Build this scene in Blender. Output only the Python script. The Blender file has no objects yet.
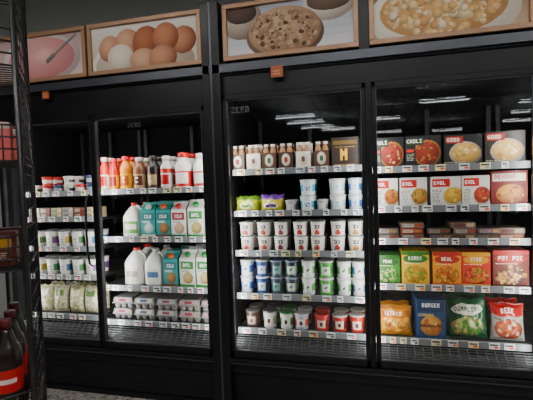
import bpy, math, random
import numpy as np
from mathutils import Vector, Matrix
random.seed(7); rng=np.random.RandomState(5)
pi=math.pi
# ---------------------------------------------------------------- colour canvases
def hx(s):
    s=s.lstrip('#'); return np.array([int(s[i:i+2],16)/255 for i in (0,2,4)])
def C(c): return hx(c) if isinstance(c,str) else np.array(c,float)
def lin(a):
    a=np.clip(a,0,1); return np.where(a<=.04045,a/12.92,((a+.055)/1.055)**2.4)
def cv(w,h,col):
    a=np.empty((h,w,3)); a[:]=C(col); return a
def rect(a,x0,y0,x1,y1,c):
    h,w,_=a.shape; a[int(round(y0*h)):int(round(y1*h)),int(round(x0*w)):int(round(x1*w))]=C(c); return a
def ell(a,cx,cy,rx,ry,c,c2=None,rot=0):
    h,w,_=a.shape; Y,X=np.mgrid[0:h,0:w]; X=(X+.5)/w-cx; Y=(Y+.5)/h-cy
    cr,sr=math.cos(rot),math.sin(rot); asp=h/w
    xr=X*cr+Y*asp*sr; yr=(-X*sr/asp+Y*cr)
    d=np.sqrt((xr/rx)**2+(yr/ry)**2); m=d<1
    if c2 is None: a[m]=C(c)
    else:
        t=np.clip(np.sqrt(((xr/rx+.25)/1.25)**2+((yr/ry+.3)/1.3)**2),0,1)[...,None]**2
        mix=C(c)*(1-t)+C(c2)*t; a[m]=mix[m]
    return a
def vgrad(a,c0,c1):
    h=a.shape[0]; t=np.linspace(0,1,h)[:,None,None]; a[:]=C(c0)*(1-t)+C(c1)*t; return a
FONT=dict(A='25755',B='65656',C='34443',D='65556',E='74647',F='74644',G='34553',H='55755',I='72227',J='11152',K='55655',L='44447',M='57755',N='65555',O='75557',P='75744',R='75655',S='34216',T='72222',U='55557',V='55552',W='55775',X='55255',Y='55222',Z='71247')
def text(a,s,x,y,c,k=1):
    h,w,_=a.shape; x=int(x*w); y=int(y*h)
    for ch in s:
        if ch in FONT:
            for r,dg in enumerate(FONT[ch]):
                for b in range(3):
                    if int(dg)>>(2-b)&1:
                        yy=y+r*k; xx=x+b*k
                        a[max(yy,0):yy+k,max(xx,0):xx+k]=C(c)
        x+=4*k
    return a
def speck(a,x0,y0,x1,y1,cols,n,r=.06,seed=1,ell_only=None):
    q=random.Random(seed)
    for i in range(n):
        x=q.uniform(x0,x1); y=q.uniform(y0,y1)
        if ell_only:
            cx,cy,rx,ry=ell_only
            if ((x-cx)/rx)**2+((y-cy)/ry)**2>.85: continue
        c=C(q.choice(cols)); rr=r*q.uniform(.6,1.3)
        ell(a,x,y,rr,rr*q.uniform(.6,1.3)*a.shape[1]/a.shape[0],c,c*.72,q.uniform(0,3))
    return a
# ---------------------------------------------------------------- materials
def princ(name,col=(.5,.5,.5),rough=.5,metal=0,attr=False,noise=0,spec=.5,bump=0):
    m=bpy.data.materials.new(name); m.use_nodes=True; n=m.node_tree; b=n.nodes['Principled BSDF']
    b.inputs['Roughness'].default_value=rough; b.inputs['Metallic'].default_value=metal
    b.inputs['Specular IOR Level'].default_value=spec
    b.inputs['Base Color'].default_value=(*col,1)
    if attr:
        at=n.nodes.new('ShaderNodeAttribute'); at.attribute_name='Col'; n.links.new(at.outputs['Color'],b.inputs['Base Color'])
    if noise:
        t=n.nodes.new('ShaderNodeTexNoise'); t.inputs['Scale'].default_value=noise
        r=n.nodes.new('ShaderNodeMapRange'); r.inputs[3].default_value=rough*.75; r.inputs[4].default_value=min(1,rough*1.3)
        tc=n.nodes.new('ShaderNodeTexCoord'); n.links.new(tc.outputs['Object'],t.inputs['Vector'])
        n.links.new(t.outputs['Fac'],r.inputs[0]); n.links.new(r.outputs[0],b.inputs['Roughness'])
        if bump:
            bp=n.nodes.new('ShaderNodeBump'); bp.inputs['Strength'].default_value=bump; n.links.new(t.outputs['Fac'],bp.inputs['Height']); n.links.new(bp.outputs[0],b.inputs['Normal'])
    return m
M_card=princ('printed_card',rough=.45,attr=True,noise=30)
M_plas=princ('printed_plastic',rough=.3,attr=True,noise=20)
M_film=princ('printed_film',rough=.22,attr=True,noise=35,bump=.25)
M_pulp=princ('egg_carton_pulp',rough=.85,attr=True,noise=90,bump=.4)
M_sign=princ('sign_print',rough=.6,attr=True,noise=15,spec=.3)
M_black=princ('black_painted_steel',(.006,.006,.007),.38,noise=8,spec=.3)
M_inner=princ('case_liner_black',(.004,.004,.0045),.85,noise=8,spec=.1)
M_shelf=princ('shelf_black_steel',(.012,.012,.013),.5,.0,noise=12,spec=.3)
M_rail=princ('dark_aluminium_rail',(.07,.075,.09),.35,.6,noise=10)
M_bronze=princ('bronze_sign_frame',(.36,.2,.11),.4,.2,noise=25)
M_grill=princ('grill_grey_steel',(.06,.064,.068),.5,.2,noise=10)
M_wire=princ('black_wire',(.012,.012,.014),.4,.2,noise=10)
M_strip=princ('tag_channel_plastic',(.15,.16,.17),.35,noise=10)
def glass_mat():
    m=bpy.data.materials.new('door_glass'); m.use_nodes=True; n=m.node_tree; n.nodes.clear()
    o=n.nodes.new('ShaderNodeOutputMaterial'); mx=n.nodes.new('ShaderNodeMixShader'); t=n.nodes.new('ShaderNodeBsdfTransparent'); g=n.nodes.new('ShaderNodeBsdfGlossy'); f=n.nodes.new('ShaderNodeFresnel')
    f.inputs[0].default_value=1.65; g.inputs['Roughness'].default_value=.018; t.inputs[0].default_value=(.93,.95,.95,1)
    n.links.new(f.outputs[0],mx.inputs[0]); n.links.new(t.outputs[0],mx.inputs[1]); n.links.new(g.outputs[0],mx.inputs[2]); n.links.new(mx.outputs[0],o.inputs[0]); return m
M_glass=glass_mat()
def emis(name,col,s):
    m=bpy.data.materials.new(name); m.use_nodes=True; n=m.node_tree; b=n.nodes['Principled BSDF']
    b.inputs['Base Color'].default_value=(.8,.8,.8,1); b.inputs['Emission Color'].default_value=(*col,1); b.inputs['Emission Strength'].default_value=s; return m
# ---------------------------------------------------------------- mesh accumulator
class MB:
    def __init__(s): s.v=[]; s.f=[]; s.c=[]; s.sm=[]; s.mi=[]; s.cur=0
    def face(s,idx,c,smooth=False): s.f.append(idx); s.c.append(c); s.sm.append(smooth); s.mi.append(s.cur)
    def poly(s,pts,c):
        b=len(s.v); s.v+= [tuple(p) for p in pts]; s.face(list(range(b,b+len(pts))),C(c))
    def box(s,x0,y0,z0,x1,y1,z1,c='#808080'):
        b=len(s.v); s.v+=[(x0,y0,z0),(x1,y0,z0),(x1,y1,z0),(x0,y1,z0),(x0,y0,z1),(x1,y0,z1),(x1,y1,z1),(x0,y1,z1)]
        for q in ((0,1,5,4),(1,2,6,5),(2,3,7,6),(3,0,4,7),(4,5,6,7),(3,2,1,0)): s.face([b+i for i in q],C(c))
    def grid(s,fn,a,smooth=False):
        h,w,_=a.shape; b=len(s.v)
        for j in range(h+1):
            for i in range(w+1): s.v.append(tuple(fn(i/w,1-j/h)))
        for j in range(h):
            for i in range(w):
                p=b+j*(w+1)+i; s.face([p+w+1,p+w+2,p+1,p],a[j,i],smooth)
    def loft(s,rings,a,seg=28,cx=0,cy=0,maxh=None,e=1.0,cap=True):
        R=[]; rings=[tuple(r)+(e,) if len(r)==3 else r for r in rings]
        for k in range(len(rings)-1):
            r0,r1=rings[k],rings[k+1]; n=1
            if maxh: n=max(1,int(math.ceil(abs(r1[2]-r0[2])/maxh)))
            for q in range(n):
                t=q/n; R.append(tuple(r0[i]*(1-t)+r1[i]*t for i in range(4)))
        R.append(rings[-1]); z0=rings[0][2]; z1=rings[-1][2]; b=len(s.v)
        for rx,ry,z,ex in R:
            for k in range(seg):
                th=2*pi*k/seg; sx=math.sin(th-pi); sy=math.cos(th-pi)
                X=math.copysign(abs(sx)**ex,sx); Y=math.copysign(abs(sy)**ex,sy)
                s.v.append((cx+rx*X,cy+ry*Y,z))
        isc=isinstance(a,np.ndarray) and a.ndim==3
        for j in range(len(R)-1):
            zm=(R[j][2]+R[j+1][2])/2
            for k in range(seg):
                k2=(k+1)%seg
                if isc:
                    u=((k+.5)/seg)*2; uu=u if u<=1 else u-2
                    U=.5-uu/2*1.9; U=min(max(U,0),.999)
                    V=1-(zm-z0)/(z1-z0+1e-9); col=a[int(min(max(V,0),.999)*a.shape[0]),int(U*a.shape[1])]
                else: col=C(a)
                s.face([b+j*seg+k,b+(j+1)*seg+k,b+(j+1)*seg+k2,b+j*seg+k2],col,True)
        if cap:
            c0=a[-1,0] if isc else C(a); c1=a[0,0] if isc else C(a)
            s.face([b+k for k in range(seg)],c0); s.face([b+(len(R)-1)*seg+k for k in range(seg)][::-1],c1)
    def tube(s,pts,r,c='#111111',seg=6,closed=False):
        pts=[Vector(p) for p in pts]; b=len(s.v); n=len(pts)
        for i,p in enumerate(pts):
            d=(pts[min(i+1,n-1)]-pts[max(i-1,0)]).normalized()
            up=Vector((0,0,1)) if abs(d.z)<.9 else Vector((1,0,0))
            a=d.cross(up).normalized(); q=d.cross(a)
            for k in range(seg):
                t=2*pi*k/seg; s.v.append(tuple(p+a*r*math.cos(t)+q*r*math.sin(t)))
        for i in range(n-1):
            for k in range(seg):
                k2=(k+1)%seg; s.face([b+i*seg+k,b+i*seg+k2,b+(i+1)*seg+k2,b+(i+1)*seg+k],C(c),True)
        s.face([b+k for k in range(seg)][::-1],C(c)); s.face([b+(n-1)*seg+k for k in range(seg)],C(c))
    def mesh(s,name,mats,sat=1.3):
        if not isinstance(mats,(list,tuple)): mats=[mats]
        me=bpy.data.meshes.new(name); me.from_pydata(s.v,[],s.f)
        me.polygons.foreach_set('use_smooth',s.sm); me.polygons.foreach_set('material_index',s.mi)
        ca=me.color_attributes.new('Col','FLOAT_COLOR','CORNER')
        k=np.array(s.c); g=k.mean(axis=1,keepdims=True); k=np.clip(g+(k-g)*sat,0,1)
        cols=lin(k); cnt=[len(f) for f in s.f]; cc=np.repeat(cols,cnt,axis=0)
        cc=np.concatenate([cc,np.ones((len(cc),1))],1); ca.data.foreach_set('color',cc.ravel())
        for m in mats: me.materials.append(m)
        me.update(); return me
COL=bpy.context.scene.collection
def put(me,name,loc=(0,0,0),rz=0,parent=None,rx=0):
    o=bpy.data.objects.new(name,me); o.location=loc; o.rotation_euler=(rx,0,rz); COL.objects.link(o)
    if parent: o.parent=parent
    return o
def empty(name,loc=(0,0,0),rz=0):
    o=bpy.data.objects.new(name,None); o.location=loc; o.rotation_euler=(0,0,rz); COL.objects.link(o); return o
def boxobj(name,mat,*boxes,parent=None,bevel=0):
    m=MB()
    for b in boxes: m.box(*b)
    o=put(m.mesh(name,mat),name,parent=parent)
    if bevel:
        bv=o.modifiers.new('bevel','BEVEL'); bv.width=bevel; bv.segments=2
    return o
# ---------------------------------------------------------------- room
def floor_mat():
    m=princ('terrazzo_floor',(.4,.4,.38),.3); n=m.node_tree; b=n.nodes['Principled BSDF']
    tc=n.nodes.new('ShaderNodeTexCoord'); v=n.nodes.new('ShaderNodeTexVoronoi'); v.inputs['Scale'].default_value=55
    r=n.nodes.new('ShaderNodeValToRGB'); e=r.color_ramp; e.elements[0].color=(.06,.05,.045,1); e.elements[1].color=(.42,.4,.37,1); e.elements[1].position=.6
    el=e.elements.new(.3); el.color=(.2,.18,.16,1)
    n.links.new(tc.outputs['Object'],v.inputs['Vector']); n.links.new(v.outputs['Color'],r.inputs[0]); n.links.new(r.outputs[0],b.inputs['Base Color']); return m
def tile_mat():
    m=princ('ceiling_tile',(.55,.56,.54),.8); n=m.node_tree; b=n.nodes['Principled BSDF']
    tc=n.nodes.new('ShaderNodeTexCoord'); k=n.nodes.new('ShaderNodeTexBrick'); k.offset=0
    k.inputs['Color1'].default_value=(.6,.61,.59,1); k.inputs['Color2'].default_value=(.55,.56,.54,1); k.inputs['Mortar'].default_value=(.08,.08,.08,1)
    k.inputs['Scale'].default_value=1; k.inputs['Mortar Size'].default_value=.02; k.inputs['Brick Width'].default_value=.6; k.inputs['Row Height'].default_value=.6
    n.links.new(tc.outputs['Object'],k.inputs['Vector']); n.links.new(k.outputs[0],b.inputs['Base Color']); return m
def wall_mat(c,n='painted_wall'):
    m=princ(n,c,.8,noise=20,bump=.05); return m
XL,XR,YB,YF,ZC=-4.5,7,-13,1.05,3.0
boxobj('floor',floor_mat(),(XL,YB,-.1,XR,YF,0))
boxobj('ceiling',tile_mat(),(XL,YB,ZC,XR,YF,ZC+.1))
wm=wall_mat((.5,.52,.5)); wd=wall_mat((.05,.05,.055),'dark_painted_wall')
boxobj('wall_back',wm,(XL,YF,0,XR,YF+.1,ZC))
boxobj('wall_front',wd,(XL,YB-.1,0,XR,YB,ZC))
boxobj('wall_left',wd,(XL-.1,YB,0,XL,YF,ZC))
boxobj('wall_right',wd,(XR,YB,0,XR+.1,YF,ZC))
E_near=emis('fixture_diffuser_bright',(1,.97,.93),85); E_far=emis('fixture_diffuser',(.95,.97,1),18); E_up=emis('added_uplight',(.92,.96,1),26)
def fixture(x,y,L=1.2,w=.14,E=E_far):
    m=MB(); m.cur=0; m.box(-L/2,-w/2,.03,L/2,w/2,.09); m.box(-L/2,-w/2-.01,.0,L/2,-w/2,.09); m.box(-L/2,w/2,.0,L/2,w/2+.01,.09)
    m.cur=1; m.box(-L/2,-w/2,.005,L/2,w/2,.029)
    put(m.mesh('ceiling_light_fixture',[M_rail,E]),'ceiling_light_fixture',(x,y,ZC-.09))
def pendant(x,y,L=.9,w=.07):
    m=MB(); m.cur=0; m.box(-L/2,-w/2,.012,L/2,w/2,.048); m.tube([(-L*.4,0,.05),(-L*.4,0,.35)],.004); m.tube([(L*.4,0,.05),(L*.4,0,.35)],.004)
    m.cur=1; m.box(-L/2+.01,-w/2+.008,.0,L/2-.01,w/2-.008,.012)
    m.cur=2; m.box(-L/2+.01,-w/2+.008,.048,L/2-.01,w/2-.008,.055)  # upward glow added to brighten the ceiling that the glass doors reflect
    put(m.mesh('pendant_light_fixture',[M_rail,E_far,E_up]),'pendant_light_fixture',(x,y,ZC-.35))
for (x,y) in [(-1.4,-2.3),(.5,-2.3),(2.4,-2.3)]: fixture(x,y,E=E_near)
for (x,y) in [(-1.0,-7.0),(-.9,-7.9),(-.7,-8.9),(-.2,-9.6),(.9,-8.2),(1.2,-11),(4.0,-7.2),(4.3,-8.6),(4.6,-10.2),(3.0,-11.5),(2,-6.4)]: pendant(x,y)
# ---------------------------------------------------------------- display cases
def door(par,x0,x1,z0,z1,n,handle=None,tl=.02,tr=.02):
    y0,y1=-.035,-.005
    boxobj('door_frame_%d'%n,M_black,(x0,y0,z0,x0+tl,y1,z1),(x1-tr,y0,z0,x1,y1,z1),(x0,y0,z1-.028,x1,y1,z1),(x0,y0,z0,x1,y1,z0+.035),parent=par,bevel=.003)
    m=MB(); m.poly([(x0+tl,-.017,z0+.035),(x1-tr,-.017,z0+.035),(x1-tr,-.017,z1-.028),(x0+tl,-.017,z1-.028)],'#ffffff')
    put(m.mesh('door_glass_%d'%n,M_glass),'door_glass_%d'%n,parent=par)
    g=.003
    boxobj('door_gasket_%d'%n,M_rail,(x0+tl,-.03,z0+.035,x0+tl+g,-.012,z1-.028),(x1-tr-g,-.03,z0+.035,x1-tr,-.012,z1-.028),(x0+tl,-.03,z0+.035,x1-tr,-.012,z0+.035+g),(x0+tl,-.03,z1-.028-g,x1-tr,-.012,z1-.028),parent=par)
    if handle is not None:
        m=MB(); zc=.95; m.tube([(handle,-.035,zc-.2),(handle,-.06,zc-.18),(handle,-.072,zc-.1),(handle,-.075,zc),(handle,-.072,zc+.1),(handle,-.06,zc+.18),(handle,-.035,zc+.2)],.006)
        put(m.mesh('door_handle_%d'%n,M_black),'door_handle_%d'%n,parent=par)
def led(par,x,y,z,L,rot,w,name,horizontal=False):
    l=bpy.data.lights.new(name,'AREA'); l.shape='RECTANGLE'; l.energy=w; l.color=(1,.99,.975)
    l.size=.02 if not horizontal else L; l.size_y=L if not horizontal else .02
    o=bpy.data.objects.new(name,l); o.location=(x,y,z); COL.objects.link(o); o.parent=par
    d=Vector(rot).normalized(); o.rotation_euler=d.to_track_quat('-Z','Y').to_euler()
    return o
def shelf_unit(par,x0,x1,zs,deck_z,n,tagseed):
    q=random.Random(tagseed); m=MB(); st=MB(); tg=MB()
    for k,z in enumerate(zs+[deck_z]):
        m.box(x0,.1,z-.018,x1,.66,z-.001)
        m.box(x0,.3,z-.05,x0+.006,.66,z-.018); m.box(x1-.006,.3,z-.05,x1,.66,z-.018)
        st.box(x0+.005,.088,z-.02,x1-.005,.1,z+.012)
        x=x0+.03
        while x<x1-.05:
            w=q.choice([.03,.035,.045,.045]); c=q.choice(['#d8d8d4','#cfd3d6','#e0dfd8','#d8d8d4','#dcdcd8','#d8d0a8'])
            tg.box(x,.0855,z-.018,x+w,.0875,z+.012,c)
            tg.box(x+.004,.0848,z-.002,x+w-.006,.0853,z+.006,q.choice(['#303030','#404048','#555555']))
            tg.box(x+w*.5,.0848,z-.014,x+w-.004,.0853,z-.005,q.choice(['#c84020','#8a8a8a','#3a3a3a','#d05030']))
            x+=w+q.choice([.02,.03,.045,.06])
    for xx in np.linspace(x0+.02,x1-.02,3): m.box(xx-.012,.66,.3,xx+.012,.68,1.6)
    put(m.mesh('shelves_%d'%n,M_shelf),'shelves_%d'%n,parent=par)
    put(st.mesh('tag_channels_%d'%n,M_strip),'tag_channels_%d'%n,parent=par)
    put(tg.mesh('price_tags_%d'%n,M_card),'price_tags_%d'%n,parent=par)
    g=MB(); y0,z0,y1,z1=.02,.305,.088,deck_z-.03
    for i in range(7):
        t=i/6; y=y0+(y1-y0)*t; z=z0+(z1-z0)*t; g.box(x0,y-.0025,z-.002,x1,y+.0025,z+.002)
    x=x0
    while x<x1:
        g.tube([(x,y0,z0+.003),(x,y1,z1+.003)],.002,seg=4); x+=.04
    put(g.mesh('air_grill_%d'%n,M_grill),'air_grill_%d'%n,parent=par)
    d=MB(); d.poly([(x0,y0+.01,z0-.02),(x1,y0+.01,z0-.02),(x1,y1+.01,z1-.02),(x0,y1+.01,z1-.02)],'#000000'); put(d.mesh('grill_backing_%d'%n,M_shelf),'grill_backing_%d'%n,parent=par)
def case(x0,x1,ztop,name,vents):
    p=empty(name)
    boxobj('shell',M_inner,(x0,.7,.25,x1,.78,1.85),(x0,0.002,.25,x0+.04,.7,1.85),(x1-.04,0.002,.25,x1,.7,1.85),(x0,.002,ztop+.02,x1,.7,1.85),(x0,.002,.18,x1,.7,.28),parent=p)
    boxobj('base',M_black,(x0,-.02,.2,x1,.02,.288),(x0,-.045,.262,x1,-.02,.285),(x0+.01,.0,.03,x1-.01,.04,.2),(x0+.01,-.01,.0,x1-.01,.03,.03),parent=p,bevel=.004)
    boxobj('base_highlight_strip',M_rail,(x0,-.0465,.258,x1,-.045,.263),parent=p)  # lighter metal strip imitates the thin highlight along the base lip
    if vents:
        m=MB(); x=x0+.3
        while x<x1-.2:
            for z in (.07,.085,.1,.115,.13): m.box(x,-.004,z,x+.16,.001,z+.006)
            x+=.19
        put(m.mesh('vent_louvres',M_shelf),'vent_louvres',parent=p)
    boxobj('header',M_black,(x0,-.02,ztop,x1,.02,1.79),(x0,-.0,1.79,x1,.3,2.1),parent=p,bevel=.003)
    boxobj('header_rail',M_rail,(x0,-.05,1.745,x1,-.02,1.785),(x0,-.03,1.735,x1,-.02,1.742),parent=p)
    return p
ca=case(-1.66,-.262,1.593,'refrigerated_display_case',True)
cb=case(-.252,1.99,1.637,'refrigerated_display_case',False)
boxobj('corner_post_trim',M_black,(-.305,-.05,.0,-.262,-.0,2.1),(-.252,-.05,.0,-.208,-.0,2.1),parent=ca,bevel=.004)
boxobj('corner_post_line',M_rail,(-.262,-.046,.0,-.252,-.0,2.1),parent=ca)
door(ca,-1.62,-.978,.288,1.593,1,handle=-1.01,tr=.014)
door(ca,-.97,-.305,.288,1.593,2,tl=.012)
boxobj('mullion_1',M_black,(-.980,-.03,.288,-.968,-.004,1.593),(-.995,-.004,.288,-.972,.02,1.593),parent=ca)
door(cb,-.208,.497,.288,1.637,1)
door(cb,.523,1.213,.288,1.637,2)
door(cb,1.239,1.95,.288,1.637,3)
boxobj('mullion_2',M_black,(.499,-.03,.288,.521,.05,1.637),(1.215,-.03,.288,1.237,.05,1.637),parent=cb)
SA=[1.250,1.028,.814,.580]; DA=.389
SB=[1.235,1.039,.880,.653]; DB=.383
SC=[1.167,.888,.600]; DC=.394
SD=[1.165,1.010,.829,.656]; DD=.412
shelf_unit(ca,-1.61,-1.085,SD,DD,1,3); shelf_unit(ca,-1.075,-.31,SC,DC,2,4)
shelf_unit(cb,-.21,.495,SA,DA,1,5); shelf_unit(cb,.505,1.225,SB,DB,2,6); shelf_unit(cb,1.235,1.94,SB,DB,3,8)
LW=4.5
for par,x,sides in [(ca,-1.62,(1,)),(ca,-.985,(-1,1)),(ca,-.30,(-1,)),(cb,-.215,(1,)),(cb,.51,(-1,1)),(cb,1.226,(-1,1)),(cb,1.95,(-1,))]:
    for s in sides: led(par,x+s*.016,.03,.93,1.2,(s*.8,.75,0),LW,'led_strip')
for par,x0,x1,z in [(ca,-1.6,-1.0,1.58),(ca,-.94,-.32,1.58),(cb,-.19,.48,1.62),(cb,.54,1.2,1.62),(cb,1.25,1.93,1.62)]:
    led(par,(x0+x1)/2,.03,z,x1-x0,(0,.3,-.9),1.6,'added_top_light',True)  # extra top lamps, added to brighten the stock beside the mullion strips
def lettering(s,x,z,k,col,par,mat=M_card,y=-.0185,bg=None):
    w=len(s)*4; m=MB()
    if bg: m.box(x-k,y,z-6*k,x+w*k,y+.001,z+k,bg)
    for i,ch in enumerate(s):
        if ch in FONT:
            for r,dg in enumerate(FONT[ch]):
                for q in range(3):
                    if int(dg)>>(2-q)&1: m.box(x+(i*4+q)*k,y-.0006,z-(r+1)*k,x+(i*4+q+1)*k,y,z-r*k,col)
    return put(m.mesh('label',mat),'label',parent=par)
lettering('ZERO',-.165,1.575,.0062,'#3c3e42',cb); lettering('ZERO',-.76,1.535,.005,'#2c2e32',ca)
def orange(par,x,z,w,h):
    m=MB(); m.box(x,-.053,z,x+w,-.051,z+h,'#a85424')
    for t in (.25,.5): m.box(x+w*.15,-.0535,z+h*t,x+w*.75,-.053,z+h*(t+.1),'#d09868')
    put(m.mesh('orange_label',M_card,1),'orange_label',parent=par)
orange(ca,-1.27,1.70,.045,.04); orange(cb,.055,1.695,.06,.055)
# ---------------------------------------------------------------- header signs
def sign(x0,x1,a,name):
    p=empty(name,((x0+x1)/2,0,0)); w=(x1-x0)/2; z0,z1=1.80,2.075; t=.022; y=-.05
    boxobj('sign_box',M_black,(-w,-.03,z0,w,.0,z1),parent=p)
    boxobj('frame',M_bronze,(-w,y,z0,w,-.03,z0+t),(-w,y,z1-t,w,-.03,z1),(-w,y,z0+t,-w+t,-.03,z1-t),(w-t,y,z0+t,w,-.03,z1-t),parent=p,bevel=.002)
    m=MB(); m.grid(lambda u,v:(-w+t+u*(2*w-2*t),-.036,z0+t+v*(z1-z0-2*t)),a); put(m.mesh('printed_panel',M_sign,1.05),'printed_panel',parent=p)
W,H=190,72
a=vgrad(cv(W,H,'#c8c0b8'),'#e4e0da','#c8b8a4'); ell(a,.5,1.0,.52,.8,'#f4f1ec','#d0c8bc'); ell(a,.5,.95,.47,.66,'#d0c4b4','#a09080')
for cx,cy,rx,ry,r,c1,c2 in [(.17,.5,.1,.3,.3,'#d9a888','#986048'),(.87,.5,.12,.3,-.3,'#c98a66','#7a4630'),(.35,.42,.12,.32,.1,'#dca888','#986048'),(.53,.45,.13,.36,0,'#b56e4a','#6c3820'),(.71,.4,.12,.33,.2,'#c98560','#7a4428'),(.28,.75,.13,.32,.4,'#efe2d4','#b8a894'),(.5,.86,.13,.28,.1,'#dcb090','#906048'),(.68,.84,.13,.28,0,'#d09878','#804c34')]:
    ell(a,cx,cy,rx,ry,c1,c2,r)
sign(-.966,-.304,a,'egg_sign')
a=vgrad(cv(W,H,'#b8bcc4'),'#a4aab6','#dcdcde')
for i in range(6): rect(a,.0,.15*i,1,.15*i+.02,'#b8becb')
ell(a,.12,.25,.17,.42,'#c8b8a8','#7a6a60'); ell(a,.12,.12,.13,.22,'#5c463c','#3c2c26'); ell(a,.82,.12,.2,.36,'#e4dcd2','#9a8c80'); ell(a,.82,.08,.17,.2,'#6c5648','#4c382e'); ell(a,.47,.66,.31,.52,'#8a7464','#5a4638'); ell(a,.47,.58,.29,.5,'#c4a488','#90684c')
speck(a,.2,.1,.74,1,['#ac8868','#c8a888','#9c7a60','#b89474'],170,.02,3,(.47,.58,.28,.47)); speck(a,.2,.1,.74,1,['#5c4030','#6a4c38'],46,.016,4,(.47,.58,.26,.44))
sign(-.187,.473,a,'cookie_sign')
a=vgrad(cv(W,H,'#a8906c'),'#8a6e50','#c0a488'); ell(a,.46,.6,.5,.72,'#f0ece4','#c0b8a8'); ell(a,.46,.52,.42,.56,'#d8a868','#a87c4c')
speck(a,.05,.0,.9,1,['#e8be84','#e4b878','#f0d4a4','#d8a468','#f4e0c0'],260,.03,5,(.46,.52,.42,.56))
sign(.521,1.195,a,'pasta_sign')
a=vgrad(cv(W,H,'#c8a8a4'),'#b89c9c','#d8c0bc'); ell(a,.55,.55,.42,.6,'#ece4e0','#a89898'); ell(a,.55,.52,.36,.5,'#dca4a2','#b87678'); ell(a,.6,.5,.14,.22,'#e8b8b4','#c88a88')
for i in range(60): ell(a,.62+i*.0052,.6-i*.0092,.01 if i>12 else .022,.03 if i>12 else .06,'#8a8684','#5c5856')
sign(-1.64,-.98,a,'yogurt_sign')
a=vgrad(cv(W,H,'#608050'),'#506a44','#8aa070'); speck(a,0,0,1,1,['#5a8c3c','#88b050','#c03c28','#d8d8c0'],80,.05,9); sign(1.24,1.93,a,'vegetable_sign')
# ---------------------------------------------------------------- packaging builders
def fine(a,x0,y0,x1,y1,c,seed):
    q=random.Random(seed); h,w,_=a.shape
    for y in range(int(y0*h),int(y1*h),2):
        x=int(x0*w)
        while x<int(x1*w)-1:
            l=q.randint(1,4); a[y,x:min(x+l,int(x1*w))]=C(c); x+=l+1
    return a
def carton_box(name,w,h,d,a,side,mat=None):
    m=MB()
    m.grid(lambda u,v:(-w/2+u*w,-d/2,v*h),a)
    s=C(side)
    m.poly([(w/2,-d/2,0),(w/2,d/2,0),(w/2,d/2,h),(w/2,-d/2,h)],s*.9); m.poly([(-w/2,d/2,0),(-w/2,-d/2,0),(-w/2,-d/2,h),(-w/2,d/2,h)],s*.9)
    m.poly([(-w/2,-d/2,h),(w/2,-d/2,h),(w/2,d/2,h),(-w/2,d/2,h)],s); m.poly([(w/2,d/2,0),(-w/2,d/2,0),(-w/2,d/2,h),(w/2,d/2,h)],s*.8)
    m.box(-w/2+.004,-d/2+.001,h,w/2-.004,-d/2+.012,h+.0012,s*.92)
    return m.mesh(name,mat or M_card)
def cup(name,r0,r1,h,a,lid,liph=.008):
    m=MB(); m.loft([(r0,r0,0),(r1,r1,h-liph)],a,30,maxh=h/16)
    m.loft([(r1+.002,r1+.002,h-liph),(r1+.003,r1+.003,h-liph*.3),(r1,r1,h)],lid,30)
    m.loft([(r1-.006,r1-.006,h),(r1-.007,r1-.007,h+.001)],C(lid)*.95,30)
    return m.mesh(name,M_plas)
def bottle(name,r,h,a,capc,neck=.35,caph=.12,ex=1.0):
    m=MB(); hb=h*.62
    m.loft([(r*.92,r*.92,0,ex),(r,r,.006,ex),(r*.97,r*.97,hb*.5,ex),(r,r,hb,ex),(r*.9,r*.9,hb+h*.08,1),(r*.6,r*.6,hb+h*.17,1),(r*neck,r*neck,h*(1-caph),1)],a,28,maxh=h/22)
    m.loft([(r*neck*1.15,r*neck*1.15,h*(1-caph)),(r*neck*1.15,r*neck*1.15,h*.99),(r*neck*.95,r*neck*.95,h)],capc,24)
    return m.mesh(name,M_plas)
def jug(name,w,h,a,capc):
    m=MB(); r=w/2
    m.loft([(r*.88,r*.88,0,.5),(r,r,.01,.5),(r,r,h*.55,.5),(r*.98,r*.98,h*.62,.55),(r*.8,r*.8,h*.74,.7),(r*.5,r*.5,h*.86,.9),(r*.3,r*.3,h*.92,1)],a,32,maxh=h/24)
    m.loft([(r*.34,r*.34,h*.92),(r*.34,r*.34,h*.99),(r*.3,r*.3,h)],capc,24)
    pts=[(r*.25,-r*.1,h*.9),(r*.6,-r*.15,h*.88),(r*.88,-r*.15,h*.8),(r*.98,-r*.15,h*.68),(r*.95,-r*.15,h*.55)]
    m.tube(pts,.009,a[0,0],8)
    return m.mesh(name,M_plas)
def gable(name,w,h,a,side,roof,capc):
    m=MB(); d=w*.95; hb=h*.78; s=C(side); x=w/2; y=d/2
    m.grid(lambda u,v:(-x+u*w,-y,v*hb),a)
    for sx in (-1,1):
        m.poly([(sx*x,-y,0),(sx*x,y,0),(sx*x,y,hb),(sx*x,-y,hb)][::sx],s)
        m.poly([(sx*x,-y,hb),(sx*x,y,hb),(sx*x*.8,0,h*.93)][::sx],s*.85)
    m.poly([(x,y,0),(-x,y,0),(-x,y,hb),(x,y,hb)],s)
    m.poly([(-x,-y,hb),(x,-y,hb),(x,-.003,h*.93),(-x,-.003,h*.93)],roof); m.poly([(x,y,hb),(-x,y,hb),(-x,.003,h*.93),(x,.003,h*.93)],roof)
    m.box(-x,-.003,h*.93,x,.003,h,C(roof))
    n=Vector((0,-(h*.93-hb),y)).normalized(); c0=Vector((0,-y*.55,hb+(h*.93-hb)*.45)); c1=c0+n*.018
    m.tube([c0,c1],.016,capc,16)
    return m.mesh(name,M_card)
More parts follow.
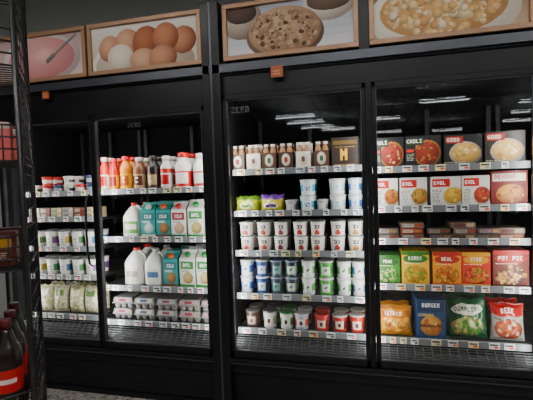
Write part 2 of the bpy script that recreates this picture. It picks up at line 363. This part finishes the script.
def bag(name,w,h,d,a,back,seed=0,lean=0):
    q=random.Random(seed); ph=[q.uniform(0,6) for _ in range(4)]
    def prof(u,v):
        t=max(0,math.sin(pi*min(max(u,0),1)))**.45*max(0,math.sin(pi*min(max((v-.04)/.92,0),1)))**.4
        return d/2*t*(1+.08*math.sin(9*u+ph[0])*math.sin(7*v+ph[1]))+.003*math.sin(23*u+ph[2])*math.sin(17*v+ph[3])*t
    def xs(u,v): return (-w/2+u*w)*(1-.05*math.sin(pi*v)**2)
    m=MB(); m.grid(lambda u,v:(xs(u,v),-prof(u,v)+lean*v,v*h+.004*math.sin(14*u+ph[2])*v),a,True)
    bk=cv(12,12,back); m.grid(lambda u,v:(xs(1-u,v),prof(1-u,v)+lean*v,v*h+.004*math.sin(14*(1-u)+ph[2])*v),bk,True)
    return m.mesh(name,M_film)
def egg_carton(name,w,d,lidc,lab,labc):
    m=MB(); n=3; r=w/n/2
    for i in range(n):
        for j in range(3): m.loft([(r*.6,r*.6,0),(r*.85,r*.85,.012),(r*.98,r*.98,.034)],C(lidc)*.9,14,cx=-w/2+r+i*2*r,cy=-d/2+r+j*2*r)
    m.box(-w/2-.003,-d/2-.003,.032,w/2+.003,d/2+.003,.037,lidc)
    b=[(-w/2,-d/2),(w/2,-d/2),(w/2,d/2),(-w/2,d/2)]; t=[(x*.9,y*.93) for x,y in b]
    A=[(x,y,.037) for x,y in b]; T=[(x,y,.066) for x,y in t]
    for i in range(4): m.poly([A[i],A[(i+1)%4],T[(i+1)%4],T[i]],lidc)
    m.poly(T,C(lidc)*1.02)
    m.poly([(-w*.4,-d/2-.0012,.04),(w*.4,-d/2-.0012,.04),(w*.38,-d/2*.95-.0012,.062),(-w*.38,-d/2*.95-.0012,.062)],lab)
    m.poly([(-w*.2,-d/2-.002,.045),(w*.15,-d/2-.002,.045),(w*.15,-d/2*.95-.002,.058),(-w*.2,-d/2*.95-.002,.058)],labc)
    return m.mesh(name,M_pulp)
YP=.125
def rows(me,name,x,z,d,n=2,jit=.004,gap=.008,stack=1,h=0,rz=0):
    for k in range(n):
        for s in range(stack):
            put(me,name,(x+random.uniform(-jit,jit),YP+d/2+k*(d+gap),z+s*(h+.0015)+.0005),rz+random.uniform(-.05,.05))
# ---------------- door A
# cardboard carriers holding four coffee bottles: box with cut-down front, bottles rising out of it
def carrier(name,bgc,acc):
    m=MB(); w=.076; d=.076; hc=.095; h=.142
    a=cv(24,26,bgc); ell(a,.5,.42,.3,.34,'#d8d0c4','#b0a494'); ell(a,.5,.42,.14,.16,acc); rect(a,0,.84,1,.92,'#8c7860')
    m.grid(lambda u,v:(-w/2+u*w,-d/2,v*hc),a); s=C(bgc)
    m.poly([(w/2,-d/2,0),(w/2,d/2,0),(w/2,d/2,hc),(w/2,-d/2,hc)],s); m.poly([(-w/2,d/2,0),(-w/2,-d/2,0),(-w/2,-d/2,hc),(-w/2,d/2,hc)],s); m.poly([(w/2,d/2,0),(-w/2,d/2,0),(-w/2,d/2,hc),(w/2,d/2,hc)],s)
    m.box(-w/2,-.002,hc-.02,w/2,.002,h+.004,s)
    for x in (-.019,.019):
        for y in (-.019,.019):
            m.loft([(.0165,.0165,.002),(.0175,.0175,hc),(.015,.015,hc+.012),(.0095,.0095,hc+.026),(.009,.009,h-.012)],'#8c6a4c',18,cx=x,cy=y)
            m.loft([(.0115,.0115,h-.013),(.0115,.0115,h-.001),(.0105,.0105,h)],'#d8d4cc',18,cx=x,cy=y)
    return m.mesh(name,M_card)
k1=carrier('carrier1','#38241c','#7c2c20'); k2=carrier('carrier2','#4a342a','#2c5c40'); k3=carrier('carrier3','#dcd4ca','#5a3c2c')
for i,x in enumerate([-.185,-.097,-.008,.081,.172,.27]): rows([k1,k3,k2,k1,k3,k2][i],'coffee_bottle_carrier',x,SA[0],.078,2,.002)
a=cv(34,40,'#2b2320'); rect(a,.06,.1,.94,.22,'#5c4a28'); text(a,'M',.34,.38,'#c89838',3); rect(a,.1,.88,.9,.94,'#806430'); fine(a,.15,.3,.9,.36,'#8c7040',1)
bx=carton_box('drink_multipack',.135,.155,.1,a,'#2b2320'); rows(bx,'drink_multipack',.395,SA[0],.1)
a=cv(36,24,'#a9b03a'); rect(a,0,0,1,.2,'#5d7a2a'); ell(a,.5,.6,.3,.32,'#d8d49c'); rect(a,.3,.5,.7,.68,'#4a7a30')
bg=bag('cheese_bag',.13,.085,.06,a,'#8a9a3a',1); rows(bg,'shredded_cheese_bag',-.145,SA[1],.07)
a=cv(36,24,'#c8b84a'); rect(a,0,0,1,.25,'#6b4590'); ell(a,.5,.6,.35,.25,'#dfd8b0'); rect(a,.25,.55,.75,.7,'#5a3a80')
bg=bag('cheese_bag2',.12,.09,.06,a,'#8a9a3a',2); rows(bg,'shredded_cheese_bag',-.01,SA[1],.07)
def cupcan(base,band,label,txt=None,top=None,tc='#ffffff',blob=None):
    a=cv(60,20,base); rect(a,0,.3,1,.75,band); rect(a,.3,.25,.7,.8,label)
    if top: rect(a,0,0,1,.18,top)
    if txt: text(a,txt,.5-len(txt)*2/60,.4,tc)
    if blob: ell(a,.58,.7,.08,.2,blob)
    return a
c1=cup('cup_teal',.036,.041,.083,cupcan('#dce4e4','#3ca0b0','#e4eaea','FAGE','#dce4e4','#2060a0'),'#d0d8d8'); c2=cup('cup_aqua',.036,.041,.083,cupcan('#e2e4e2','#a8d0d4','#e4eaea','YO',None,'#2a8aa0'),'#e0e0de')
c3=cup('cup_blue',.031,.035,.083,cupcan('#d8dee4','#3a6cb0','#d8e0e8','YO',None,'#203880'),'#c8d0d8'); c4=cup('cup_grey',.026,.03,.06,cupcan('#a8a8a4','#7a7a7a','#d0d0d0'),'#b8b8b8')
rows(c4,'dip_cup',.095,SA[1],.075,stack=1,jit=.001); rows(c1,'yogurt_cup',.187,SA[1],.09,stack=2,h=.084); rows(c4,'dip_cup',.264,SA[1],.075,jit=.001)
rows(c2,'yogurt_cup',.346,SA[1],.09,stack=2,h=.084); rows(c3,'yogurt_cup',.434,SA[1],.08,stack=2,h=.084)
def chob(c,b,tx):
    a=cv(60,20,'#e4e0d8'); text(a,tx,.5-len(tx)*2/60,.16,c); ell(a,.5,.72,.13,.2,b,C(b)*.7); ell(a,.42,.78,.05,.12,'#5c7c3c'); rect(a,0,.93,1,1,c); return a
cr=[cup('cup_r%d'%i,.033,.038,.078,chob(*v),'#e8e6e0') for i,v in enumerate([('#2a2a30','#b03028','COBI'),('#2a2a30','#8c3040','COBI'),('#3a2a28','#c04030','COBI'),('#303030','#c88030','COBI')])]
for i,x in enumerate([-.157,-.056,.038,.144,.237,.34,.43]): rows(cr[[0,2,1,0,2,0,3][i]],'yogurt_cup',x,SA[2],.082,stack=2,h=.079)
cs=[('#d6dce2','#3464a8','#e0e4ea'),('#2a4a7c','#1c305c','#cfd6de'),('#343c48','#20283c','#7aa090'),('#27323f','#2c5a38','#c8d0c0'),('#dee2da','#4f9a4c','#e6eae0'),('#4c8a40','#2a6a2c','#d8e0d0'),('#dee0dc','#5a9854','#e4e8e0'),('#dee0dc','#3c70a8','#e4e8e0')]
for i,x in enumerate([-.165,-.075,.007,.089,.18,.275,.368,.448]):
    me=cup('cup_s%d'%i,.033,.037,.09,cupcan(*cs[i],'DA',None,'#203060' if i<4 else '#204020'),'#dcdcd8' if i not in (2,3) else '#8890a0'); rows(me,'dairy_tub',x,SA[3],.084,stack=2,h=.091,jit=.001)
cs=[('#4a3a34','#6c5040','#c0b0a0','#6a6864',.09),('#d6d2ca','#a8a094','#e4e0d8','#3a3a40',.095),('#d0d6ca','#4c7c40','#e0e4d8','#2c6a34',.09),('#a8acb0','#b83a30','#d8d8d8','#c0c0c0',.085),('#981c1c','#6c1014','#d0b8a8','#a82420',.085),('#98201c','#4c1014','#d8c8b8','#b8b0a8',.085),('#a82a20','#7c1410','#e0d0c0','#b8b0a8',.09)]
for i,x in enumerate([-.144,-.038,.051,.139,.243,.341,.43]):
    c=cs[i]; me=cup('tub_%d'%i,.035,.039,c[4],cupcan(c[0],c[1],c[2],'HI',None,'#402020'),c[3]); rows(me,'dip_tub',x,DA,.082)
# ---------------- door B
def pizza(bg,food,seed,w=44):
    a=cv(w,42,bg); ell(a,.62,.55,.38,.42,'#9a7438','#6a4420'); ell(a,.62,.55,.33,.36,food[0],food[1])
    speck(a,.3,.2,.95,.9,food[2:],30,.035,seed,(.62,.55,.32,.35)); rect(a,0,0,.3,1,bg); rect(a,.04,.06,.52,.28,'#1c3020'); text(a,'CAULI',.05,.1,'#d8d8d0'); rect(a,.05,.4,.24,.5,'#a82c1c'); fine(a,.05,.56,.26,.8,'#a0a090',seed); rect(a,0,.92,1,1,'#1c3420'); return a
b1=carton_box('pz1',.15,.155,.04,pizza('#121415',('#843428','#501410','#b89858','#6a2018','#c8b080'),1),'#141616'); b2=carton_box('pz2',.165,.155,.04,pizza('#151617',('#7c3020','#501810','#a87840','#a03828','#3a5a28'),2),'#141616')
def bowl(bg,seed):
    a=cv(44,42,bg); ell(a,.56,.6,.42,.38,'#b8b0a0','#60584c'); ell(a,.56,.57,.37,.31,'#c0a068','#8c7038'); speck(a,.15,.2,.98,.9,['#d0b47c','#dcc898','#a88448','#c4a45c'],50,.05,seed,(.56,.57,.36,.3)); rect(a,.04,.04,.5,.26,'#7c1c18'); text(a,'GOOD',.08,.1,'#e0d0c0'); fine(a,.04,.88,.6,.97,'#a8a898',seed); return a
b3=carton_box('bw1',.17,.15,.05,bowl('#141414',3),'#141414'); b4=carton_box('bw2',.17,.155,.05,bowl('#201814',4),'#141414')
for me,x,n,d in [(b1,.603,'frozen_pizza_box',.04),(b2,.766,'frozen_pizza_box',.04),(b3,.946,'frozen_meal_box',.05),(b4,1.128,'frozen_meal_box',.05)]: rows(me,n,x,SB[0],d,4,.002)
def evol(food,seed,w=40):
    a=cv(w,42,'#d4d2cc'); ell(a,.72,.62,.36,.33,'#e4e0d8','#a8a090'); ell(a,.72,.62,.3,.27,food[0],food[1]); speck(a,.4,.3,1,.95,food,26,.045,seed,(.72,.62,.3,.26))
    rect(a,.05,.08,.62,.34,'#a01814'); text(a,'EVOL',.1,.15,'#f4f0ea'); fine(a,.05,.44,.36,.5,'#404040',seed); fine(a,.05,.54,.32,.85,'#807c78',seed+5); rect(a,0,.93,1,1,'#5c7a38'); return a
foods=[['#a06830','#704020','#c09848'],['#b08848','#7c5424','#4c7028'],['#c8a848','#987428','#dcc478'],['#983c24','#6c2014','#c89050']]
for i,(x,w) in enumerate([(.588,.115),(.720,.128),(.868,.14),(1.0,.12)]):
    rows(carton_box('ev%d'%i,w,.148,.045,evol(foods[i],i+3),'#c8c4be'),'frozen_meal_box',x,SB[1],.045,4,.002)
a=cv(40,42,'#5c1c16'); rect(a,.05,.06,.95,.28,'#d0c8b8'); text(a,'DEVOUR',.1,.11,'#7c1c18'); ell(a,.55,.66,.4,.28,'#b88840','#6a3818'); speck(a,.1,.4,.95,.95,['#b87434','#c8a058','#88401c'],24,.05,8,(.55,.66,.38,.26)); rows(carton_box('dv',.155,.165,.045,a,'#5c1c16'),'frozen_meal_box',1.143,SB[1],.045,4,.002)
def flat(bg,c1,c2): 
    a=cv(36,10,bg); rect(a,.08,.25,.55,.75,c1); fine(a,.1,.3,.5,.7,bg,3); rect(a,.62,.2,.92,.8,c2); return a
fl=[('#3a3430','#786c60','#5c4830'),('#5c1c18','#a89888','#885c30'),('#443c36','#908880','#6c3820'),('#5a4e44','#989088','#783c24'),('#3c2c30','#807070','#90704c'),('#5c4e42','#481c18','#988870')]
for i,x in enumerate([.59,.715,.835,.945,1.05,1.155]):
    me=carton_box('fl%d'%i,.108,.026,.13,flat(*fl[i]),fl[i][0]); me2=carton_box('flb%d'%i,.108,.026,.13,flat(*fl[(i+2)%6]),fl[(i+2)%6][0])
    for s in range([2,3,2,3,2,2][i]): put(me if s%2 else me2,'frozen_entree_carton',(x+random.uniform(-.006,.006),YP+.065,SB[2]+.0005+s*.0285),random.uniform(-.06,.06))
def veg(bg,top,tx,foodc,seed,w=40,bot=None):
    a=cv(w,46,bg); rect(a,0,0,1,.1,top); ell(a,.5,.22,.44,.13,top); text(a,tx,.5-len(tx)*2/w,.17,'#f4f0e0'); ell(a,.5,.68,.42,.26,C(bg)*.8,C(bg)*.6); speck(a,.1,.4,.9,.95,foodc,60,.055,seed,(.5,.68,.42,.27)); fine(a,.08,.36,.7,.41,'#f0e8c0',seed)
    if bot: rect(a,0,.93,1,1,bot)
    return a
vs=[('#3a6c2c','#1c4818','PEAS',['#5c9034','#80b048','#b8b880'],.115,.145),('#c8a028','#2c5c20','BIRDS',['#c07c1c','#d0b038','#5c8a28'],.13,.168),('#c88818','#98241a','MEAL',['#b0401c','#d08830','#d8b850'],.13,.165),('#b02c20','#c09020','STIR',['#c09828','#d06820','#6c8c2c'],.125,.165),('#5c2418','#981c18','POT PIE',['#c89048','#a06828','#d0b070'],.155,.175)]
for i,x in enumerate([.592,.724,.866,1.0,1.148]):
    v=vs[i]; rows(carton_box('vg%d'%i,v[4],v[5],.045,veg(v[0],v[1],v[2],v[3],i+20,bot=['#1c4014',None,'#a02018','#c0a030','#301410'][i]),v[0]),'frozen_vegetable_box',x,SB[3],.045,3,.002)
a=cv(44,38,'#c89028'); rect(a,0,0,1,.1,'#a87020'); rect(a,.06,.14,.94,.36,'#a86820'); text(a,'TENDER',.18,.18,'#f8e8c8'); ell(a,.5,.68,.42,.25,'#d0a850','#986828'); speck(a,.1,.45,.9,.9,['#b07428','#c89848','#905818'],20,.08,31,(.5,.68,.4,.22)); rows(bag('tenders',.165,.145,.07,a,'#c89028',4,.02),'chicken_tenders_bag',.622,DB,.075)
a=cv(38,48,'#1c3858'); rect(a,.06,.05,.94,.3,'#142440'); text(a,'BURGER',.2,.1,'#e8e8e8'); ell(a,.5,.66,.38,.26,'#b88838','#784818'); rect(a,.14,.62,.86,.7,'#5c2c14'); speck(a,.1,.4,.9,.95,['#b88038','#986020','#c8a860'],18,.07,33,(.5,.66,.36,.24)); fine(a,.06,.36,.6,.42,'#c8b040',2); rows(carton_box('wf',.135,.195,.06,a,'#1c3858'),'frozen_burger_box',.79,DB,.06,3,.002)
a=cv(52,50,'#154428'); rect(a,0,0,1,.1,'#0c2c18'); ell(a,.5,.32,.38,.12,'#d8d8c8'); text(a,'DUMPLING',.2,.27,'#154428'); ell(a,.5,.7,.4,.22,'#8c9460','#4c5c30'); speck(a,.1,.5,.9,.95,['#d0c8a0','#68883c','#a89c60','#4c7c30'],46,.06,35,(.5,.7,.4,.22)); rows(bag('dump',.2,.215,.09,a,'#154428',6,.03),'frozen_vegetable_bag',.962,DB,.095,rz=.12)
a=cv(40,40,'#98948c'); rect(a,0,0,1,.3,'#901814'); text(a,'BEEF',.3,.1,'#f4f0e8'); ell(a,.5,.65,.42,.28,'#a86048','#602c20'); speck(a,.1,.45,.9,.9,['#8c3824','#b87848','#c8b090'],24,.06,37,(.5,.65,.4,.26)); fine(a,.1,.38,.7,.44,'#303030',5); rows(bag('beef',.15,.175,.08,a,'#981c18',8,.02),'frozen_food_bag',1.145,DB,.085)
# ---------------- door E (beyond the frame, same stock)
for i in range(4):
    rows(bpy.data.meshes['ev%d'%i],'frozen_meal_box',1.33+.15*i,SB[1],.045,2,.002); rows(bpy.data.meshes['vg%d'%i],'frozen_vegetable_box',1.33+.15*i,SB[3],.045,2,.002)
for i,me in enumerate([b1,b2,b3]): rows(me,'frozen_pizza_box',1.36+.19*i,SB[0],.05,2,.002)
for i in range(2): rows(bpy.data.meshes['dump'],'frozen_vegetable_bag',1.4+.26*i,DB,.095,1)
# ---------------- door C
def bot(c,l,band,tx='',top=None):
    a=cv(44,24,c); rect(a,0,.45,1,.9,l); rect(a,.22,.5,.78,.84,band)
    if top: rect(a,0,0,1,.3,top)
    if tx: text(a,tx,.5-len(tx)*2/44,.58,'#f0f0f0')
    return a
bl=[(.03,.205,bot('#a82820','#c8c0b8','#981814'),'#c8c0b0'),(.029,.195,bot('#98201c','#c09020','#701010'),'#a81c18'),(.037,.205,bot('#c07818','#d0a028','#984c10','SD'),'#a81c1c'),(.039,.195,bot('#704c34','#b09878','#4c2818','CO'),'#b8b0a8'),(.038,.2,bot('#1c1412','#3a241c','#a08868','CH'),'#201814'),(.035,.195,bot('#98241c','#c8c0c0','#881410','', '#d0ccc8'),'#c8c4c0'),(.051,.21,bot('#d8d4d0','#a8201c','#d8d4d0'),'#a01814'),(.047,.2,bot('#dcdad6','#981c20','#d0ccc8'),'#c8c4c0')]
for i,x in enumerate([-1.04,-.975,-.899,-.808,-.718,-.634,-.53,-.42]):
    r,h,a,c=bl[i]; rows(bottle('creamer%d'%i,r,h,a,c,.55,.13),'creamer_bottle',x,SC[0],2*r+.002,3,.002)
def jl(l1,l2):
    a=cv(60,30,'#dedcd6'); rect(a,.3,.5,.7,.85,l1); rect(a,.36,.58,.64,.74,l2); return a
j1=jug('jugA',.118,.205,jl('#5c8a48','#c8d0c0'),'#a82420'); rows(j1,'milk_jug',-.868,SC[1],.12)
j2=jug('jugB',.125,.222,jl('#ccc8bc','#908c80'),'#a82420'); j3=jug('jugC',.115,.218,jl('#d0ccc2','#486888'),'#b8b4a8')
rows(j2,'milk_jug',-.866,SC[2],.128); rows(j3,'milk_jug',-.735,SC[2],.12)
def silk(bg,lc,bot,blob,tx='SILK',tc='#f4f4f0',k=1):
    a=cv(30,42,bg); rect(a,.08,.1,.92,.36,lc); text(a,tx,.5-len(tx)*2/30,.17,tc); ell(a,.55,.66,.34,.2,blob[0],blob[1]); fine(a,.1,.4,.7,.46,tc if bg[1]<'8' else '#606060',3); rect(a,0,.88,1,1,bot); return a
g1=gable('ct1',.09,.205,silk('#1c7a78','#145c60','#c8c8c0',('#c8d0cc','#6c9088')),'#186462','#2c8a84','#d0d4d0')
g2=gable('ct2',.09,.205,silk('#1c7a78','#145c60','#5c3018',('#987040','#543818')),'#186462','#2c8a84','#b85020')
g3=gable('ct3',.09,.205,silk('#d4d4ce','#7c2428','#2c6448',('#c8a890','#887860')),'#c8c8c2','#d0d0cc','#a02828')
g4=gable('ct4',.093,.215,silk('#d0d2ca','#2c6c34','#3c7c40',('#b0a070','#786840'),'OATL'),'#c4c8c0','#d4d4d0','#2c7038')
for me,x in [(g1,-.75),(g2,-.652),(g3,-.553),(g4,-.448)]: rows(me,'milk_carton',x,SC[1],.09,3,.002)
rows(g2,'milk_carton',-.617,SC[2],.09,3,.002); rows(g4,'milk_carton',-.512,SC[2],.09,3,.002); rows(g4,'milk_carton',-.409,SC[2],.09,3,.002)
ecs=[('#7c7c7a','#a88890','#682840'),('#84827e','#b8b4ac','#3c4c70'),('#7a7878','#a0a0a0','#702830'),('#8a8680','#a89090','#803040')]
for i,x in enumerate([-.945,-.80,-.655,-.51,-.372]):
    e=ecs[i%4]; me=egg_carton('eg%d'%i,.128,.136,*e); rows(me,'egg_carton',x,DC,.14,2,.002,.01,2 ,.066)
# ---------------- door D
dc=[('#dcdad4','#4c7c3c','#dcdad2'),('#dcdad4','#6a4a7a','#dcdad2'),('#dcdad4','#a88828','#dcdad2'),('#d8d4cc','#3c7040','#dcdad2'),('#dcdad4','#2c5c8c','#dcdad2')]
dm=[cup('dcup%d'%i,.036,.041,.095,cupcan(*c,'YO',None,'#304030'),'#dcdcd8') for i,c in enumerate(dc)]
ds=[cup('dsc%d'%i,.028,.033,.05,cupcan(*c),['#c8c4bc','#982018','#2c3c5c'][i]) for i,c in enumerate([('#c8c4bc','#302c30','#b8b0a8'),('#98241c','#c8c0b8','#d8d0c8'),('#2c3040','#b8b4b0','#909098')])]
for i,x in enumerate([-1.53,-1.435,-1.34,-1.245,-1.15]):
    rows(dm[i],'yogurt_tub',x-.014,SD[2],.088,jit=.001); rows(dm[(i+2)%5],'yogurt_tub',x-.018,SD[3],.088,jit=.001)
for i,x in enumerate([-1.54,-1.46,-1.38,-1.3,-1.22,-1.14]): rows(ds[i%3],'snack_cup',x,SD[0],.076,stack=1+(i%2),h=.051,jit=.001)
for i in range(6):
    me=carton_box('crm%d'%i,.075,.03,.1,flat(*[('#b8b0a0','#3c4c6c','#d8d0c0'),('#5c3c34','#c8b8a0','#803020'),('#c0b898','#5c6c38','#d8d0b0')][i%3]),['#b8b0a0','#5c3c34','#a89878'][i%3])
    for s in range(2): put(me,'cream_cheese_box',(-1.54+.082*i,YP+.05,SD[1]+.0005+s*.0325),0)
for i,x in enumerate([-1.5,-1.385,-1.27,-1.16]):
    a=cv(34,40,['#b4b090','#bcb8a0','#a8a680','#b8b49c'][i]); rect(a,.2,.14,.8,.34,['#e0ded4','#6c7c48','#d8d4b8','#4c6434'][i]); speck(a,.05,.4,.95,.97,['#d8d4bc','#c0bc98','#98a070','#e0dccc'],44,.06,50+i); rows(bag('sal%d'%i,.108,.165,.08,a,'#a09c80',i+10,.01),'salad_bag',x-.02,DD,.085,jit=.001)
# ---------------------------------------------------------------- wire stand at left
NR=Vector((-.371,-1.12,0)); FR=Vector((-.578,-.87,0))
ang=math.atan2(FR.y-NR.y,FR.x-NR.x)
ws=empty('wire_display_stand',NR,ang); D=(FR-NR).length; Wd=.42; Ht=2.0
m=MB(); w='#101010'
for x,y in [(0,0),(D,0),(0,Wd),(D,Wd)]: m.tube([(x,y,0),(x,y,Ht)],.007,w,10)
n=7
for sy in (0,Wd):
    for i in range(1,n): m.tube([(D*i/n,sy,.05),(D*i/n,sy,Ht-.03)],.0014,w)
    z=.08
    while z<Ht: m.tube([(0,sy,z),(D,sy,z)],.0018,w); z+=.05
SH=[.12,.57,.98,1.26,1.5,1.78]
for z in SH:
    for i in range(15): m.tube([(D*i/14,0,z),(D*i/14,Wd,z)],.002,w)
    for t in (0,.5,1): m.tube([(0,Wd*t,z),(D,Wd*t,z)],.0035,w)
    for zz in (0,.03,.06,.09): m.tube([(-.035*math.sin(pi*k/12),Wd*k/12,z+zz) for k in range(13)],.0025,w)
    for k in range(1,12): m.tube([(-.035*math.sin(pi*k/12),Wd*k/12,z),(-.035*math.sin(pi*k/12),Wd*k/12,z+.09)],.002,w)
put(m.mesh('wire_frame',M_wire),'wire_frame',parent=ws)
a=cv(30,30,'#a85858'); ell(a,.5,.5,.35,.35,'#c89088','#904444'); rect(a,0,0,1,.16,'#a09890'); s1=carton_box('snk1',.11,.1,.06,a,'#8c4848')
a=cv(30,30,'#38100c'); rect(a,.1,.2,.9,.5,'#806018'); fine(a,.2,.6,.8,.8,'#888070',4); s2=carton_box('snk2',.11,.09,.06,a,'#2c100e')
for z,ms in [(.98,s2),(1.26,s1)]:
    for k in range(3):
        for r in range(2): put(ms,'snack_box',(.08+.13*r,.08+.125*k,z+.005),-pi/2,parent=ws)
a=cv(44,40,'#140c0a'); rect(a,0,.42,1,.68,'#901010'); rect(a,.3,.5,.7,.58,'#c8b8b8')
sb=bottle('cola',.036,.27,a,'#400c0c',.36,.09)
for k in range(4):
    for r in range(3): put(sb,'soda_bottle',(.05+.085*r,.06+.09*k,.57+.005),-pi/2,parent=ws)
# ---------------------------------------------------------------- world & camera
w=bpy.data.worlds.new('World'); bpy.context.scene.world=w; w.use_nodes=True
w.node_tree.nodes['Background'].inputs[0].default_value=(.5,.52,.55,1); w.node_tree.nodes['Background'].inputs[1].default_value=.1
cam=bpy.data.cameras.new('camera'); co=bpy.data.objects.new('camera',cam); COL.objects.link(co)
R=(.9709,.2374,-.0325);U=(.0221,.0465,.9987);B=(.2386,-.9703,.0399)
M=Matrix(((R[0],U[0],B[0],.484),(R[1],U[1],B[1],-1.97),(R[2],U[2],B[2],1.18),(0,0,0,1))); co.matrix_world=M
cam.sensor_width=36; cam.lens=400/533*36; cam.clip_start=.05
bpy.context.scene.camera=co
